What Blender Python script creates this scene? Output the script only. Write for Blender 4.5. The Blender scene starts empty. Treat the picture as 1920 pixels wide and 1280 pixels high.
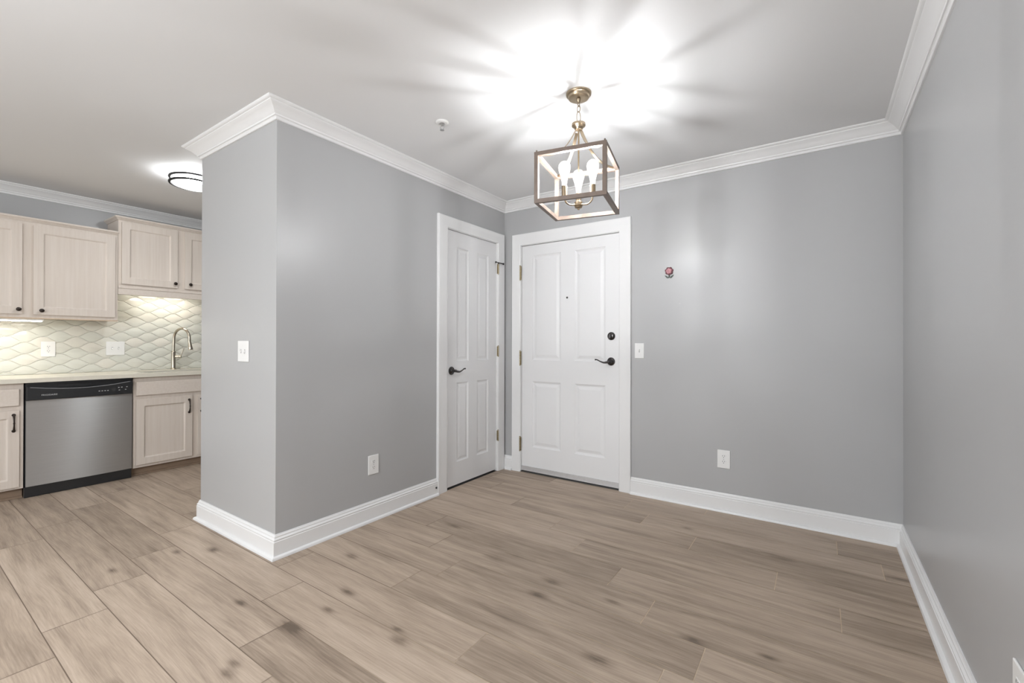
import bpy, math, random
from mathutils import Vector, Matrix
random.seed(7)
R = math.radians
PI = math.pi
sc = bpy.context.scene
COL = sc.collection

# ------------------------------------------------------------------ camera
F_PX, YAW, PITCH, ROLL, CAM_H = 837.3, R(34.5155), .0032, .0022, 1.18
cd = bpy.data.cameras.new('camera'); cam = bpy.data.objects.new('camera', cd); COL.objects.link(cam)
cd.sensor_fit = 'HORIZONTAL'; cd.sensor_width = 36.0; cd.lens = F_PX / 1920 * 36.0
cd.clip_start = .02; cd.clip_end = 60
fw = Vector((-math.sin(YAW)*math.cos(PITCH), math.cos(YAW)*math.cos(PITCH), math.sin(PITCH)))
rt0 = Vector((math.cos(YAW), math.sin(YAW), 0)); up0 = rt0.cross(fw)
rt = rt0*math.cos(ROLL) + up0*math.sin(ROLL); up = up0*math.cos(ROLL) - rt0*math.sin(ROLL)
cam.matrix_world = Matrix(((rt.x, up.x, -fw.x, 0), (rt.y, up.y, -fw.y, 0), (rt.z, up.z, -fw.z, CAM_H), (0, 0, 0, 1)))
sc.camera = cam

# ------------------------------------------------------------------ world, daylight, exposure
w = bpy.data.worlds.new('world'); sc.world = w; w.use_nodes = True
w.node_tree.nodes['Background'].inputs[0].default_value = (.95, .97, 1, 1)
w.node_tree.nodes['Background'].inputs[1].default_value = .6
sc.view_settings.view_transform = 'Standard'; sc.view_settings.look = 'None'
sc.view_settings.gamma = 1; sc.view_settings.use_curve_mapping = False
sc.view_settings.exposure = 0.2
def light(name, kind, loc, power, color=(1, 1, 1), rot=(0, 0, 0), size=None, parent=None, radius=None):
    l = bpy.data.lights.new(name, kind); l.energy = power; l.color = color
    if kind == 'AREA': l.shape = 'RECTANGLE'; l.size, l.size_y = size
    if radius is not None: l.shadow_soft_size = radius
    o = bpy.data.objects.new(name, l); COL.objects.link(o); o.location = loc; o.rotation_euler = rot
    if parent: o.parent = parent
    return o
WINDOW_POWER, FILAMENT_GLOW = 55, 2000
light('window_daylight', 'AREA', (-2.2, -3.33, 1.3), WINDOW_POWER, (.93, .97, 1), (R(90), 0, 0), (4.4, 1.7))
light('rear_fill_light', 'POINT', (-1.5, -1.1, 1.90), 106, (.94, .97, 1), radius=.14)  # fill light added behind the camera to brighten walls and floor, no fixture

# ------------------------------------------------------------------ measurements (metres)
XA, XR, YD, YP, XP = -2.452, .4035, 3.435, 1.284, -3.404
XK, YB, ZC = -5.53, -3.4, 2.485
Y_ROW0, ROW = .415, .206

# ------------------------------------------------------------------ node materials
def mat(name, color=(.8, .8, .8), rough=.5, metal=0., spec=.5, noise=0., nscale=20., bump=0., bscale=200., coat=0.):
    m = bpy.data.materials.new(name); m.use_nodes = True
    nt = m.node_tree; b = nt.nodes['Principled BSDF']
    b.inputs['Base Color'].default_value = (*color, 1); b.inputs['Roughness'].default_value = rough
    b.inputs['Metallic'].default_value = metal; b.inputs['Specular IOR Level'].default_value = spec
    b.inputs['Coat Weight'].default_value = coat
    tc = nt.nodes.new('ShaderNodeTexCoord')
    if noise:
        n = nt.nodes.new('ShaderNodeTexNoise'); n.inputs['Scale'].default_value = nscale; n.inputs['Detail'].default_value = 4
        nt.links.new(tc.outputs['Object'], n.inputs['Vector'])
        r = nt.nodes.new('ShaderNodeMapRange'); r.inputs['To Min'].default_value = 1-noise; r.inputs['To Max'].default_value = 1+noise
        nt.links.new(n.outputs['Fac'], r.inputs['Value'])
        mx = nt.nodes.new('ShaderNodeMix'); mx.data_type = 'RGBA'; mx.blend_type = 'MULTIPLY'; mx.inputs['Factor'].default_value = 1
        mx.inputs['A'].default_value = (*color, 1); nt.links.new(r.outputs['Result'], mx.inputs['B'])
        nt.links.new(mx.outputs['Result'], b.inputs['Base Color'])
    if bump:
        n2 = nt.nodes.new('ShaderNodeTexNoise'); n2.inputs['Scale'].default_value = bscale; n2.inputs['Detail'].default_value = 2
        nt.links.new(tc.outputs['Object'], n2.inputs['Vector'])
        bp = nt.nodes.new('ShaderNodeBump'); bp.inputs['Strength'].default_value = bump; bp.inputs['Distance'].default_value = .001
        nt.links.new(n2.outputs['Fac'], bp.inputs['Height']); nt.links.new(bp.outputs['Normal'], b.inputs['Normal'])
    return m
def emit(name, color, strength):
    m = bpy.data.materials.new(name); m.use_nodes = True; nt = m.node_tree
    nt.nodes.remove(nt.nodes['Principled BSDF'])
    e = nt.nodes.new('ShaderNodeEmission'); e.inputs[0].default_value = (*color, 1); e.inputs[1].default_value = strength
    nt.links.new(e.outputs[0], nt.nodes['Material Output'].inputs[0]); return m

M = {}
M['wall'] = mat('grey_wall_paint', (.445, .447, .45), .34, spec=.45, noise=.015, nscale=1.5, bump=.08, bscale=350)
M['ceiling'] = mat('white_ceiling_paint', (.80, .805, .81), .7, spec=.2, noise=.01, nscale=2, bump=.08, bscale=250)
M['trim'] = mat('white_trim_gloss', (.81, .81, .81), .3, spec=.45, noise=.012, nscale=6)
M['door'] = mat('white_door_paint', (.79, .79, .795), .38, spec=.4, noise=.012, nscale=5)
M['plastic'] = mat('white_plastic', (.82, .82, .81), .35, noise=.01, nscale=30)
M['slot'] = mat('dark_slot', (.05, .05, .05), .6, noise=.1)
M['hole'] = mat('shadow_dark', (.02, .02, .02), .8, noise=.1)
M['bronze'] = mat('oil_rubbed_bronze', (.085, .080, .080), .24, metal=.95, noise=.25, nscale=60)
M['knob'] = mat('dark_bronze_knob', (.035, .025, .02), .3, metal=.6, noise=.3, nscale=80)
M['brass'] = mat('brass_hinge', (.40, .34, .23), .35, metal=1, noise=.15, nscale=60)
M['gold'] = mat('brushed_champagne_metal', (.40, .32, .225), .3, metal=1, noise=.1, nscale=90)
M['lantern'] = mat('bronze_taupe_lantern_frame', (.19, .145, .118), .45, metal=.2, noise=.2, nscale=40)
M['nickel'] = mat('brushed_nickel', (.50, .45, .37), .25, metal=1, noise=.08, nscale=70)
M['ring'] = mat('dark_pewter_ring', (.02, .02, .02), .6, spec=.2, noise=.1)
M['steelgrey'] = mat('grey_metal', (.5, .5, .5), .35, metal=.9, noise=.1)
M['black'] = mat('black_plastic', (.022, .023, .025), .28, noise=.1, nscale=30)
M['print'] = mat('grey_white_print', (.55, .55, .55), .5, noise=.02)
M['lip'] = mat('grey_lip', (.22, .22, .23), .25, noise=.05)
M['counter'] = mat('cream_quartz', (.74, .70, .60), .22, noise=.05, nscale=90)
M['grout'] = mat('pale_grout', (.84, .82, .76), .6, noise=.03, nscale=60)
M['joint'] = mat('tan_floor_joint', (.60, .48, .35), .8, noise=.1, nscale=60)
def shade_joint(m):
    # shade in the recessed joints, painted as darker colour towards the kitchen
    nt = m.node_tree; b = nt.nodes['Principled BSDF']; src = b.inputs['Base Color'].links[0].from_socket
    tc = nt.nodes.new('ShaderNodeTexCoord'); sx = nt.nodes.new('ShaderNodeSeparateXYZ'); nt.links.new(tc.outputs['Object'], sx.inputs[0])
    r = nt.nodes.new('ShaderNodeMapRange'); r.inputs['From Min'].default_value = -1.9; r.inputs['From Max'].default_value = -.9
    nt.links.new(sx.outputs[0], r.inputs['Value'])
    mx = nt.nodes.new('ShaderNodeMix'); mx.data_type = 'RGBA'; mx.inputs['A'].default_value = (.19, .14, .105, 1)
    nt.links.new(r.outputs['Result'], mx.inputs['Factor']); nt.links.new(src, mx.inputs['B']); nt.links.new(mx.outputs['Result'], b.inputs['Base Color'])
shade_joint(M['joint'])
M['toe'] = mat('brown_toe_board', (.28, .20, .14), .5, noise=.12, nscale=25)
M['steel_in'] = mat('steel_sink', (.42, .41, .39), .3, metal=1, noise=.06, nscale=40)
M['petal'] = mat('dusty_rose_petal', (.60, .30, .33), .5, noise=.15, nscale=60)
M['petal_dark'] = mat('dark_wine_petal', (.16, .06, .07), .5, noise=.15, nscale=60)
M['leaf'] = mat('dark_green_leaf', (.05, .07, .055), .5, noise=.2, nscale=60)
M['filament'] = emit('bulb_filament', (.975, .985, 1), FILAMENT_GLOW)
M['glow_warm'] = emit('warm_strip_glow', (1, .95, .84), 18)
M['led'] = emit('led_board_glow', (.96, .985, 1), 295)

# pale whitewashed wood for cabinets: fine vertical grain
def wood_mat(name, c1, c2, scale):
    m = bpy.data.materials.new(name); m.use_nodes = True; nt = m.node_tree; b = nt.nodes['Principled BSDF']
    tc = nt.nodes.new('ShaderNodeTexCoord'); mp = nt.nodes.new('ShaderNodeMapping'); mp.inputs['Scale'].default_value = scale
    nt.links.new(tc.outputs['Object'], mp.inputs[0])
    n = nt.nodes.new('ShaderNodeTexNoise'); n.inputs['Scale'].default_value = 1; n.inputs['Detail'].default_value = 6; n.inputs['Roughness'].default_value = .6
    nt.links.new(mp.outputs[0], n.inputs['Vector'])
    cr = nt.nodes.new('ShaderNodeValToRGB'); cr.color_ramp.elements[0].position = .3; cr.color_ramp.elements[1].position = .7
    cr.color_ramp.elements[0].color = (*c1, 1); cr.color_ramp.elements[1].color = (*c2, 1)
    nt.links.new(n.outputs['Fac'], cr.inputs[0]); nt.links.new(cr.outputs[0], b.inputs['Base Color'])
    b.inputs['Roughness'].default_value = .42; b.inputs['Specular IOR Level'].default_value = .35
    return m
M['cab'] = wood_mat('whitewashed_maple', (.665, .585, .515), (.72, .65, .585), (60, 60, 2.0))
M['cabh'] = wood_mat('whitewashed_maple_rail', (.665, .585, .515), (.72, .65, .585), (60, 2.0, 60))
M['cab_edge'] = wood_mat('tan_maple_edge', (.55, .42, .30), (.62, .49, .36), (60, 2.0, 60))

# brushed stainless steel, brushed horizontally
def steel():
    m = bpy.data.materials.new('brushed_stainless'); m.use_nodes = True; nt = m.node_tree; b = nt.nodes['Principled BSDF']
    b.inputs['Metallic'].default_value = 1; b.inputs['Roughness'].default_value = .43
    b.inputs['Anisotropic'].default_value = .96
    tc = nt.nodes.new('ShaderNodeTexCoord'); mp = nt.nodes.new('ShaderNodeMapping'); mp.inputs['Scale'].default_value = (3, 3, 420)
    nt.links.new(tc.outputs['Object'], mp.inputs[0])
    n = nt.nodes.new('ShaderNodeTexNoise'); n.inputs['Scale'].default_value = 1; n.inputs['Detail'].default_value = 4
    nt.links.new(mp.outputs[0], n.inputs['Vector'])
    cr = nt.nodes.new('ShaderNodeValToRGB'); cr.color_ramp.elements[0].color = (.58, .585, .59, 1); cr.color_ramp.elements[1].color = (.70, .705, .71, 1)
    nt.links.new(n.outputs['Fac'], cr.inputs[0]); nt.links.new(cr.outputs[0], b.inputs['Base Color'])
    tg = nt.nodes.new('ShaderNodeTangent'); tg.direction_type = 'UV_MAP'; tg.uv_map = 'brush'
    nt.links.new(tg.outputs[0], b.inputs['Tangent'])
    return m
M['steel'] = steel()

# glass mosaic, tint per tile from a colour attribute
def tile_mat():
    m = bpy.data.materials.new('pale_glass_tile'); m.use_nodes = True; nt = m.node_tree; b = nt.nodes['Principled BSDF']
    at = nt.nodes.new('ShaderNodeAttribute'); at.attribute_name = 'tint'
    cr = nt.nodes.new('ShaderNodeValToRGB')
    cr.color_ramp.elements[0].color = (.63, .625, .565, 1); cr.color_ramp.elements[1].color = (.71, .685, .62, 1)
    e = cr.color_ramp.elements.new(.45); e.color = (.665, .67, .61, 1)
    nt.links.new(at.outputs['Fac'], cr.inputs[0]); nt.links.new(cr.outputs[0], b.inputs['Base Color'])
    b.inputs['Roughness'].default_value = .18; b.inputs['Coat Weight'].default_value = .3
    return m
M['tile'] = tile_mat()

# clear bulb glass: thin shell that lets the filament light through and glows faintly
def bulb_mat(name, glow):
    m = bpy.data.materials.new(name); m.use_nodes = True; nt = m.node_tree
    nt.nodes.remove(nt.nodes['Principled BSDF'])
    t = nt.nodes.new('ShaderNodeBsdfTransparent'); t.inputs[0].default_value = (.9, .9, .9, 1)
    e = nt.nodes.new('ShaderNodeEmission'); e.inputs[0].default_value = (1, .99, .97, 1); e.inputs[1].default_value = glow
    a = nt.nodes.new('ShaderNodeAddShader')
    nt.links.new(t.outputs[0], a.inputs[0]); nt.links.new(e.outputs[0], a.inputs[1])
    nt.links.new(a.outputs[0], nt.nodes['Material Output'].inputs[0]); return m
M['bulb'] = bulb_mat('bright_bulb_glass', .62)
M['glow'] = bulb_mat('glowing_drum_diffuser', .75)

# floor planks: wood-look, grain along X, tone and grain offset per plank, knots at fixed places
KNOTS = [(545,1165+10,1.5),(652,1110,1.0),(615,1143,.8),(750,1200,1.0),(745,1180,.7),(450,1130,.8),(660,1042,1.1),(400,1030,1.0),(332,1034,.8),
         (440,1244,.9),(428,1262,.9),(211,1070,.9),(1010,1115,1.2),(1035,1090,1.1),(1120,1236,1.3),(1148,1127,.8),(1290,990,.8),(1300,1200,1),(1440,1232,.8)]
def px_floor(u, v):
    d = fw + rt*((u-960)/F_PX) + up*((640-v)/F_PX)
    t = -CAM_H/d.z
    return d.x*t, d.y*t
def floor_mat():
    m = bpy.data.materials.new('wood_look_plank'); m.use_nodes = True; nt = m.node_tree; b = nt.nodes['Principled BSDF']
    N = lambda t: nt.nodes.new(t); L = nt.links.new
    tc = N('ShaderNodeTexCoord'); at = N('ShaderNodeAttribute'); at.attribute_name = 'plank'
    sp = N('ShaderNodeSeparateColor'); L(at.outputs['Color'], sp.inputs[0])
    off = N('ShaderNodeCombineXYZ'); 
    k1 = N('ShaderNodeMath'); k1.operation = 'MULTIPLY'; k1.inputs[1].default_value = 37.; L(sp.outputs[1], k1.inputs[0])
    k2 = N('ShaderNodeMath'); k2.operation = 'MULTIPLY'; k2.inputs[1].default_value = 53.; L(sp.outputs[2], k2.inputs[0])
    L(k1.outputs[0], off.inputs[0]); L(k2.outputs[0], off.inputs[1]); L(k1.outputs[0], off.inputs[2])
    add = N('ShaderNodeVectorMath'); L(tc.outputs['Object'], add.inputs[0]); L(off.outputs[0], add.inputs[1])
    # warp for cathedral figure
    wn = N('ShaderNodeTexNoise'); wn.inputs['Scale'].default_value = 1; wn.inputs['Detail'].default_value = 2
    wm = N('ShaderNodeMapping'); wm.inputs['Scale'].default_value = (1.1, 5, 1); L(add.outputs[0], wm.inputs[0])
    L(wm.outputs[0], wn.inputs['Vector'])
    ws = N('ShaderNodeVectorMath'); ws.operation = 'SCALE'; ws.inputs['Scale'].default_value = .07; L(wn.outputs['Color'], ws.inputs[0])
    wa = N('ShaderNodeVectorMath'); L(add.outputs[0], wa.inputs[0]); L(ws.outputs[0], wa.inputs[1])
    def noise(scale, detail, vec):
        mp = N('ShaderNodeMapping'); mp.inputs['Scale'].default_value = scale; L(vec, mp.inputs[0])
        n = N('ShaderNodeTexNoise'); n.inputs['Scale'].default_value = 1; n.inputs['Detail'].default_value = detail; n.inputs['Roughness'].default_value = .62
        L(mp.outputs[0], n.inputs['Vector']); return n.outputs['Fac']
    fine = noise((7, 190, 7), 6, wa.outputs[0])
    band = noise((1.5, 24, 3), 5, wa.outputs[0])
    blot = noise((1.3, 4.0, 2), 3, wa.outputs[0])
    def ma(op, a, bb, clamp=False):
        n = N('ShaderNodeMath'); n.operation = op; n.use_clamp = clamp
        for i, q in enumerate((a, bb)):
            if isinstance(q, (int, float)): n.inputs[i].default_value = q
            else: L(q, n.inputs[i])
        return n.outputs[0]
    s = ma('ADD', ma('MULTIPLY', fine, .52), ma('MULTIPLY', band, .66))
    s = ma('ADD', s, ma('MULTIPLY', blot, .44))
    s = ma('ADD', s, ma('SUBTRACT', ma('MULTIPLY', sp.outputs[0], .17), .18))
    strk = ma('MULTIPLY', ma('SUBTRACT', noise((.9, 11, 2), 3, wa.outputs[0]), .58), 3., True)
    s = ma('SUBTRACT', s, ma('MULTIPLY', strk, .30))
    # knots
    sx = N('ShaderNodeSeparateXYZ'); L(tc.outputs['Object'], sx.inputs[0])
    kn = noise((14, 30, 10), 3, tc.outputs['Object'])
    tot = None
    for (u, v, r) in KNOTS:
        x, y = px_floor(u, v)
        dx = ma('MULTIPLY', ma('SUBTRACT', sx.outputs[0], x), 1/(.042*r)); dy = ma('MULTIPLY', ma('SUBTRACT', sx.outputs[1], y), 1/(.019*r))
        d2 = ma('ADD', ma('MULTIPLY', dx, dx), ma('MULTIPLY', dy, dy))
        g = ma('POWER', 2.718, ma('MULTIPLY', d2, -1.))
        tot = g if tot is None else ma('ADD', tot, g)
    vo = N('ShaderNodeTexVoronoi'); vo.inputs['Scale'].default_value = 1; 
    vm = N('ShaderNodeMapping'); vm.inputs['Scale'].default_value = (1.7, 4.6, 1); L(add.outputs[0], vm.inputs[0]); L(vm.outputs[0], vo.inputs['Vector'])
    vk = ma('MULTIPLY', ma('SUBTRACT', .15, vo.outputs['Distance']), 5., True)
    tot = ma('ADD', tot, vk)
    tot = ma('MULTIPLY', tot, ma('ADD', ma('MULTIPLY', kn, .9), .1))
    s = ma('SUBTRACT', s, ma('MULTIPLY', tot, .66))
    cr = N('ShaderNodeValToRGB'); el = cr.color_ramp.elements
    el[0].position = .30; el[0].color = (.15, .113, .085, 1)
    el[1].position = 1.0; el[1].color = (.56, .457, .366, 1)
    e = el.new(.52); e.color = (.285, .221, .169, 1)
    e = el.new(.74); e.color = (.425, .336, .261, 1)
    L(s, cr.inputs[0]); L(cr.outputs[0], b.inputs['Base Color'])
    b.inputs['Roughness'].default_value = .5; b.inputs['Specular IOR Level'].default_value = .3
    bp = N('ShaderNodeBump'); bp.inputs['Strength'].default_value = .12; bp.inputs['Distance'].default_value = .001
    L(fine, bp.inputs['Height']); L(bp.outputs[0], b.inputs['Normal'])
    return m
M['floor'] = floor_mat()

# ------------------------------------------------------------------ mesh builder
class MB:
    def __init__(s): s.v = []; s.f = []; s.mi = []
    def add(s, vs, fs, mi=0):
        n = len(s.v); s.v += [tuple(p) for p in vs]
        for f in fs: s.f.append([i+n for i in f]); s.mi.append(mi)
        return s
    def box(s, x0, x1, y0, y1, z0, z1, mi=0):
        vs = [(x, y, z) for z in (z0, z1) for y in (y0, y1) for x in (x0, x1)]
        return s.add(vs, [(0, 2, 3, 1), (4, 5, 7, 6), (0, 1, 5, 4), (2, 6, 7, 3), (0, 4, 6, 2), (1, 3, 7, 5)], mi)
    def lathe(s, prof, n=32, c=(0, 0, 0), axis='z', mi=0, cap=True):
        # prof: list of (r, h) along the axis
        vs = []
        for r, h in prof:
            for k in range(n):
                a = 2*PI*k/n; p, q = r*math.cos(a), r*math.sin(a)
                if axis == 'z': vs.append((c[0]+p, c[1]+q, c[2]+h))
                elif axis == 'y': vs.append((c[0]+p, c[1]+h, c[2]+q))
                else: vs.append((c[0]+h, c[1]+p, c[2]+q))
        fs = []
        for i in range(len(prof)-1):
            for k in range(n):
                a, b2 = i*n+k, i*n+(k+1) % n
                fs.append((a, b2, b2+n, a+n))
        if cap: fs.append(tuple(range(n-1, -1, -1))); fs.append(tuple((len(prof)-1)*n+k for k in range(n)))
        return s.add(vs, fs, mi)
    def tube(s, pts, rad, n=10, mi=0, closed=False, flat=None):
        # swept tube along pts; rad number or list; flat=(w,t) gives a flat strap
        P = [Vector(p) for p in pts]; m = len(P); vs = []; prev = None
        for i, p in enumerate(P):
            if closed: t = (P[(i+1) % m]-P[i-1]).normalized()
            else: t = (P[min(i+1, m-1)]-P[max(i-1, 0)]).normalized()
            if prev is None:
                ref = Vector((0, 0, 1)) if abs(t.z) < .9 else Vector((1, 0, 0))
                a = t.cross(ref).normalized()
            else:
                a = (prev - t*prev.dot(t)).normalized()
            prev = a; b2 = t.cross(a); r = rad[i] if isinstance(rad, (list, tuple)) else rad
            if flat:
                for (q, h) in ((-1, -1), (1, -1), (1, 1), (-1, 1)): vs.append(p + a*q*flat[0]/2 + b2*h*flat[1]/2)
            else:
                for k in range(n):
                    an = 2*PI*k/n; vs.append(p + a*math.cos(an)*r + b2*math.sin(an)*r)
        nn = 4 if flat else n; fs = []
        for i in range(m if closed else m-1):
            for k in range(nn):
                j = (i+1) % m
                fs.append((i*nn+k, i*nn+(k+1) % nn, j*nn+(k+1) % nn, j*nn+k))
        if not closed: fs += [tuple(range(nn-1, -1, -1)), tuple((m-1)*nn+k for k in range(nn))]
        return s.add(vs, fs, mi)
    def prism(s, poly, y0, y1, mi=0):
        # polygon in XZ extruded along y
        n = len(poly); vs = [(x, y0, z) for x, z in poly] + [(x, y1, z) for x, z in poly]
        fs = [tuple(range(n)), tuple(range(2*n-1, n-1, -1))] + [(i, i+n, (i+1) % n+n, (i+1) % n) for i in range(n)]
        return s.add(vs, fs, mi)
    def slab(s, x0, x1, z0, z1, yb, yf, panels=(), rings=((0, 0),), mi=0):
        """board with its front at y=yf (facing -y) and moulded panels in the front; rings = (inset, depth)"""
        xs = sorted({x0, x1, *[p[0] for p in panels], *[p[1] for p in panels]})
        zs = sorted({z0, z1, *[p[2] for p in panels], *[p[3] for p in panels]})
        for i in range(len(xs)-1):
            for j in range(len(zs)-1):
                cx, cz = (xs[i]+xs[i+1])/2, (zs[j]+zs[j+1])/2
                if any(p[0] < cx < p[1] and p[2] < cz < p[3] for p in panels): continue
                s.add([(xs[i], yf, zs[j]), (xs[i+1], yf, zs[j]), (xs[i+1], yf, zs[j+1]), (xs[i], yf, zs[j+1])], [(0, 1, 2, 3)], mi)
        s.add([(x0, yb, z0), (x1, yb, z0), (x1, yb, z1), (x0, yb, z1), (x0, yf, z0), (x1, yf, z0), (x1, yf, z1), (x0, yf, z1)],
              [(3, 2, 1, 0), (0, 1, 5, 4), (2, 3, 7, 6), (1, 2, 6, 5), (3, 0, 4, 7)], mi)
        for p in panels:
            vs = []
            for ins, dep in rings:
                vs += [(p[0]+ins, yf+dep, p[2]+ins), (p[1]-ins, yf+dep, p[2]+ins), (p[1]-ins, yf+dep, p[3]-ins), (p[0]+ins, yf+dep, p[3]-ins)]
            fs = []
            for k in range(len(rings)-1):
                for q in range(4): fs.append((k*4+q, k*4+(q+1) % 4, k*4+4+(q+1) % 4, k*4+4+q))
            e = (len(rings)-1)*4; fs.append((e, e+1, e+2, e+3))
            s.add(vs, fs, mi)
        return s

def obj(name, mb, m, parent=None, smooth=None, bevel=None, kind=None, loc=None):
    me = bpy.data.meshes.new(name); me.from_pydata(mb.v, [], mb.f)
    ms = m if isinstance(m, (list, tuple)) else [m]
    for q in ms: me.materials.append(M[q] if isinstance(q, str) else q)
    if len(ms) > 1:
        for p, i in zip(me.polygons, mb.mi): p.material_index = i
    me.validate(); me.update()
    import bmesh
    bm = bmesh.new(); bm.from_mesh(me)
    bmesh.ops.remove_doubles(bm, verts=bm.verts, dist=1e-6)
    bmesh.ops.recalc_face_normals(bm, faces=bm.faces); bm.to_mesh(me); bm.free()
    if smooth is not None:
        me.shade_smooth(); me.set_sharp_from_angle(angle=R(smooth))
    o = bpy.data.objects.new(name, me); COL.objects.link(o)
    if parent: o.parent = parent
    if loc: o.location = loc
    if bevel:
        b = o.modifiers.new('bevel', 'BEVEL'); b.width = bevel; b.segments = 2; b.limit_method = 'ANGLE'; b.angle_limit = R(40)
    if kind: o['kind'] = kind
    return o
def thing(name, label, cat, loc=(0, 0, 0), rotz=0., group=None):
    o = bpy.data.objects.new(name, None); COL.objects.link(o); o.location = loc; o.rotation_euler = (0, 0, rotz)
    o.empty_display_size = .05
    o['label'] = label; o['category'] = cat
    if group: o['group'] = group
    return o
def tag(o, label, cat, group=None):
    o['label'] = label; o['category'] = cat
    if group: o['group'] = group
    return o
def copy_tree(o, parent=None):
    c = o.copy(); COL.objects.link(c)
    if parent: c.parent = parent
    for ch in list(o.children): copy_tree(ch, c)
    return c
def struct(o, label, cat='structure'):
    o['kind'] = 'structure'; o['label'] = label; o['category'] = cat; return o
# placing frames: local front is -Y
FACING = {'back': 0., 'pillar': 0., 'left': R(90), 'kitchen': R(90), 'right': R(-90)}

# ------------------------------------------------------------------ floor: one mesh, a face per plank, joints below
ANCH = {-1: -2.358, 0: -2.598, 1: -2.83, 2: -1.845, 4: -1.11, 6: -.363, 7: -.62, 8: -.853, 9: .0765, 10: -.177, 11: -.616, 13: .085}
PL, GAP = 1.237, .0034
mb = MB(); tones = []
y_lo, y_hi = YB-.1, YD+.02
k0 = int(math.floor((y_lo-Y_ROW0)/ROW)); k1 = int(math.ceil((y_hi-Y_ROW0)/ROW))
for k in range(k0, k1):
    ya, yb = max(Y_ROW0+k*ROW, y_lo), min(Y_ROW0+(k+1)*ROW, y_hi)
    a = ANCH.get(k, random.uniform(0, PL))
    x = a - PL*math.ceil((a - (XK-.1))/PL)
    while x < XR+.1:
        xa, xb = max(x, XK-.1), min(x+PL, XR+.1)
        if xb-xa > .01:
            mb.add([(xa+GAP/2, ya+GAP/2, 0), (xb-GAP/2, ya+GAP/2, 0), (xb-GAP/2, yb-GAP/2, 0), (xa+GAP/2, yb-GAP/2, 0)], [(0, 1, 2, 3)], 0)
            tones.append((random.random(), random.random(), random.random(), 1))
        x += PL
np_ = len(mb.f)
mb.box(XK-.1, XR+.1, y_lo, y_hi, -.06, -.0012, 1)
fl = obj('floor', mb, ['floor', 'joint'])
ca = fl.data.color_attributes.new('plank', 'FLOAT_COLOR', 'CORNER')
for p in fl.data.polygons:
    t = tones[p.index] if p.index < np_ else (.5, .5, .5, 1)
    for li in p.loop_indices: ca.data[li].color = t
struct(fl, 'greige wood-look plank floor with thin joints', 'floor')

# ------------------------------------------------------------------ walls and ceiling
def wall(name, boxes, label):
    m_ = MB()
    for b in boxes: m_.box(*b)
    return struct(obj(name, m_, 'wall'), label, 'wall')
struct(obj('ceiling', MB().box(XK-.1, XR+.1, YB-.1, YD+.2, ZC, ZC+.1), 'ceiling'), 'flat white ceiling', 'ceiling')
ED = (-2.262, -1.318, 2.074)      # entry door opening x0, x1, top
CD_ = (2.643, 3.321, 2.100)       # closet door opening y0, y1, top
TH = .12
wall('wall_back', [(XA-TH, ED[0], YD, YD+TH, 0, ZC), (ED[1], XR+TH, YD, YD+TH, 0, ZC), (ED[0], ED[1], YD, YD+TH, ED[2], ZC)],
     'grey painted wall holding the front door')
wall('wall_left', [(XA-TH, XA, YP, CD_[0], 0, ZC), (XA-TH, XA, CD_[1], YD, 0, ZC), (XA-TH, XA, CD_[0], CD_[1], CD_[2], ZC)],
     'grey painted closet wall with the narrow white door')
wall('wall_front', [(XP, XA-TH, YP, YP+TH, 0, ZC)], 'grey end face of the closet block beside the kitchen')
wall('wall_inner', [(XP, XP+TH, YP+TH, YD+TH, 0, ZC)], 'grey kitchen side of the closet block')
wall('wall_right', [(XR, XR+TH, YB, YD, 0, ZC)], 'grey painted wall along the right edge')
wall('wall_kitchen', [(XK-TH, XK, YB, YD+TH, 0, ZC)], 'grey kitchen wall behind the cabinets')
wall('wall_far', [(XK, XP, YD, YD+TH, 0, ZC)], 'grey end wall of the kitchen')
wall('wall_rear', [(XK, -4.5, YB-TH, YB, 0, ZC), (.1, XR, YB-TH, YB, 0, ZC), (-4.5, .1, YB-TH, YB, 2.32, ZC), (-4.5, .1, YB-TH, YB, 0, .4)],
     'grey rear wall with the wide window')
m_ = MB()
for x in (-4.5, -2.98, -1.46, .04): m_.box(x, x+.06, YB-.09, YB-.03, .4, 2.32)
m_.box(-4.5, .1, YB-.09, YB-.03, .4, .46); m_.box(-4.5, .1, YB-.09, YB-.03, 2.26, 2.32)
struct(obj('window_1', m_, 'trim'), 'white framed window in the rear wall', 'window')

# ------------------------------------------------------------------ swept mouldings with mitred corners
def sweep(name, path, prof, material, labels, names=None):
    """room on the left of the path; prof = list of (out, z). One object per straight run."""
    P = [Vector((p[0], p[1])) for p in path]; n = len(P); out = []
    nor = []
    for i in range(n-1):
        d = (P[i+1]-P[i]).normalized(); nor.append(Vector((-d.y, d.x)))
    mit = []
    for i in range(n):
        if i == 0: mit.append(nor[0])
        elif i == n-1: mit.append(nor[-1])
        else: mit.append((nor[i-1]+nor[i])/(1+nor[i-1].dot(nor[i])))
    for i in range(n-1):
        vs = []
        for j in (i, i+1):
            for (o_, z) in prof: q = P[j]+mit[j]*o_; vs.append((q.x, q.y, z))
        k = len(prof)
        fs = [(a, (a+1) % k, (a+1) % k+k, a+k) for a in range(k)] + [tuple(range(k)), tuple(range(2*k-1, k-1, -1))]
        o = obj(names[i] if names else name, MB().add(vs, fs), material, smooth=30)
        struct(o, labels[i], 'moulding'); out.append(o)
    return out
CROWN = [(0, -.083), (.008, -.083), (.011, -.080), (.011, -.069), (.015, -.066), (.021, -.066), (.023, -.062), (.0235, -.058), (.028, -.055),
         (.036, -.046), (.046, -.036), (.058, -.027), (.070, -.0205), (.073, -.018), (.073, -.014), (.080, -.0125), (.086, -.009), (.089, -.004), (.089, 0), (0, 0)]
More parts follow.
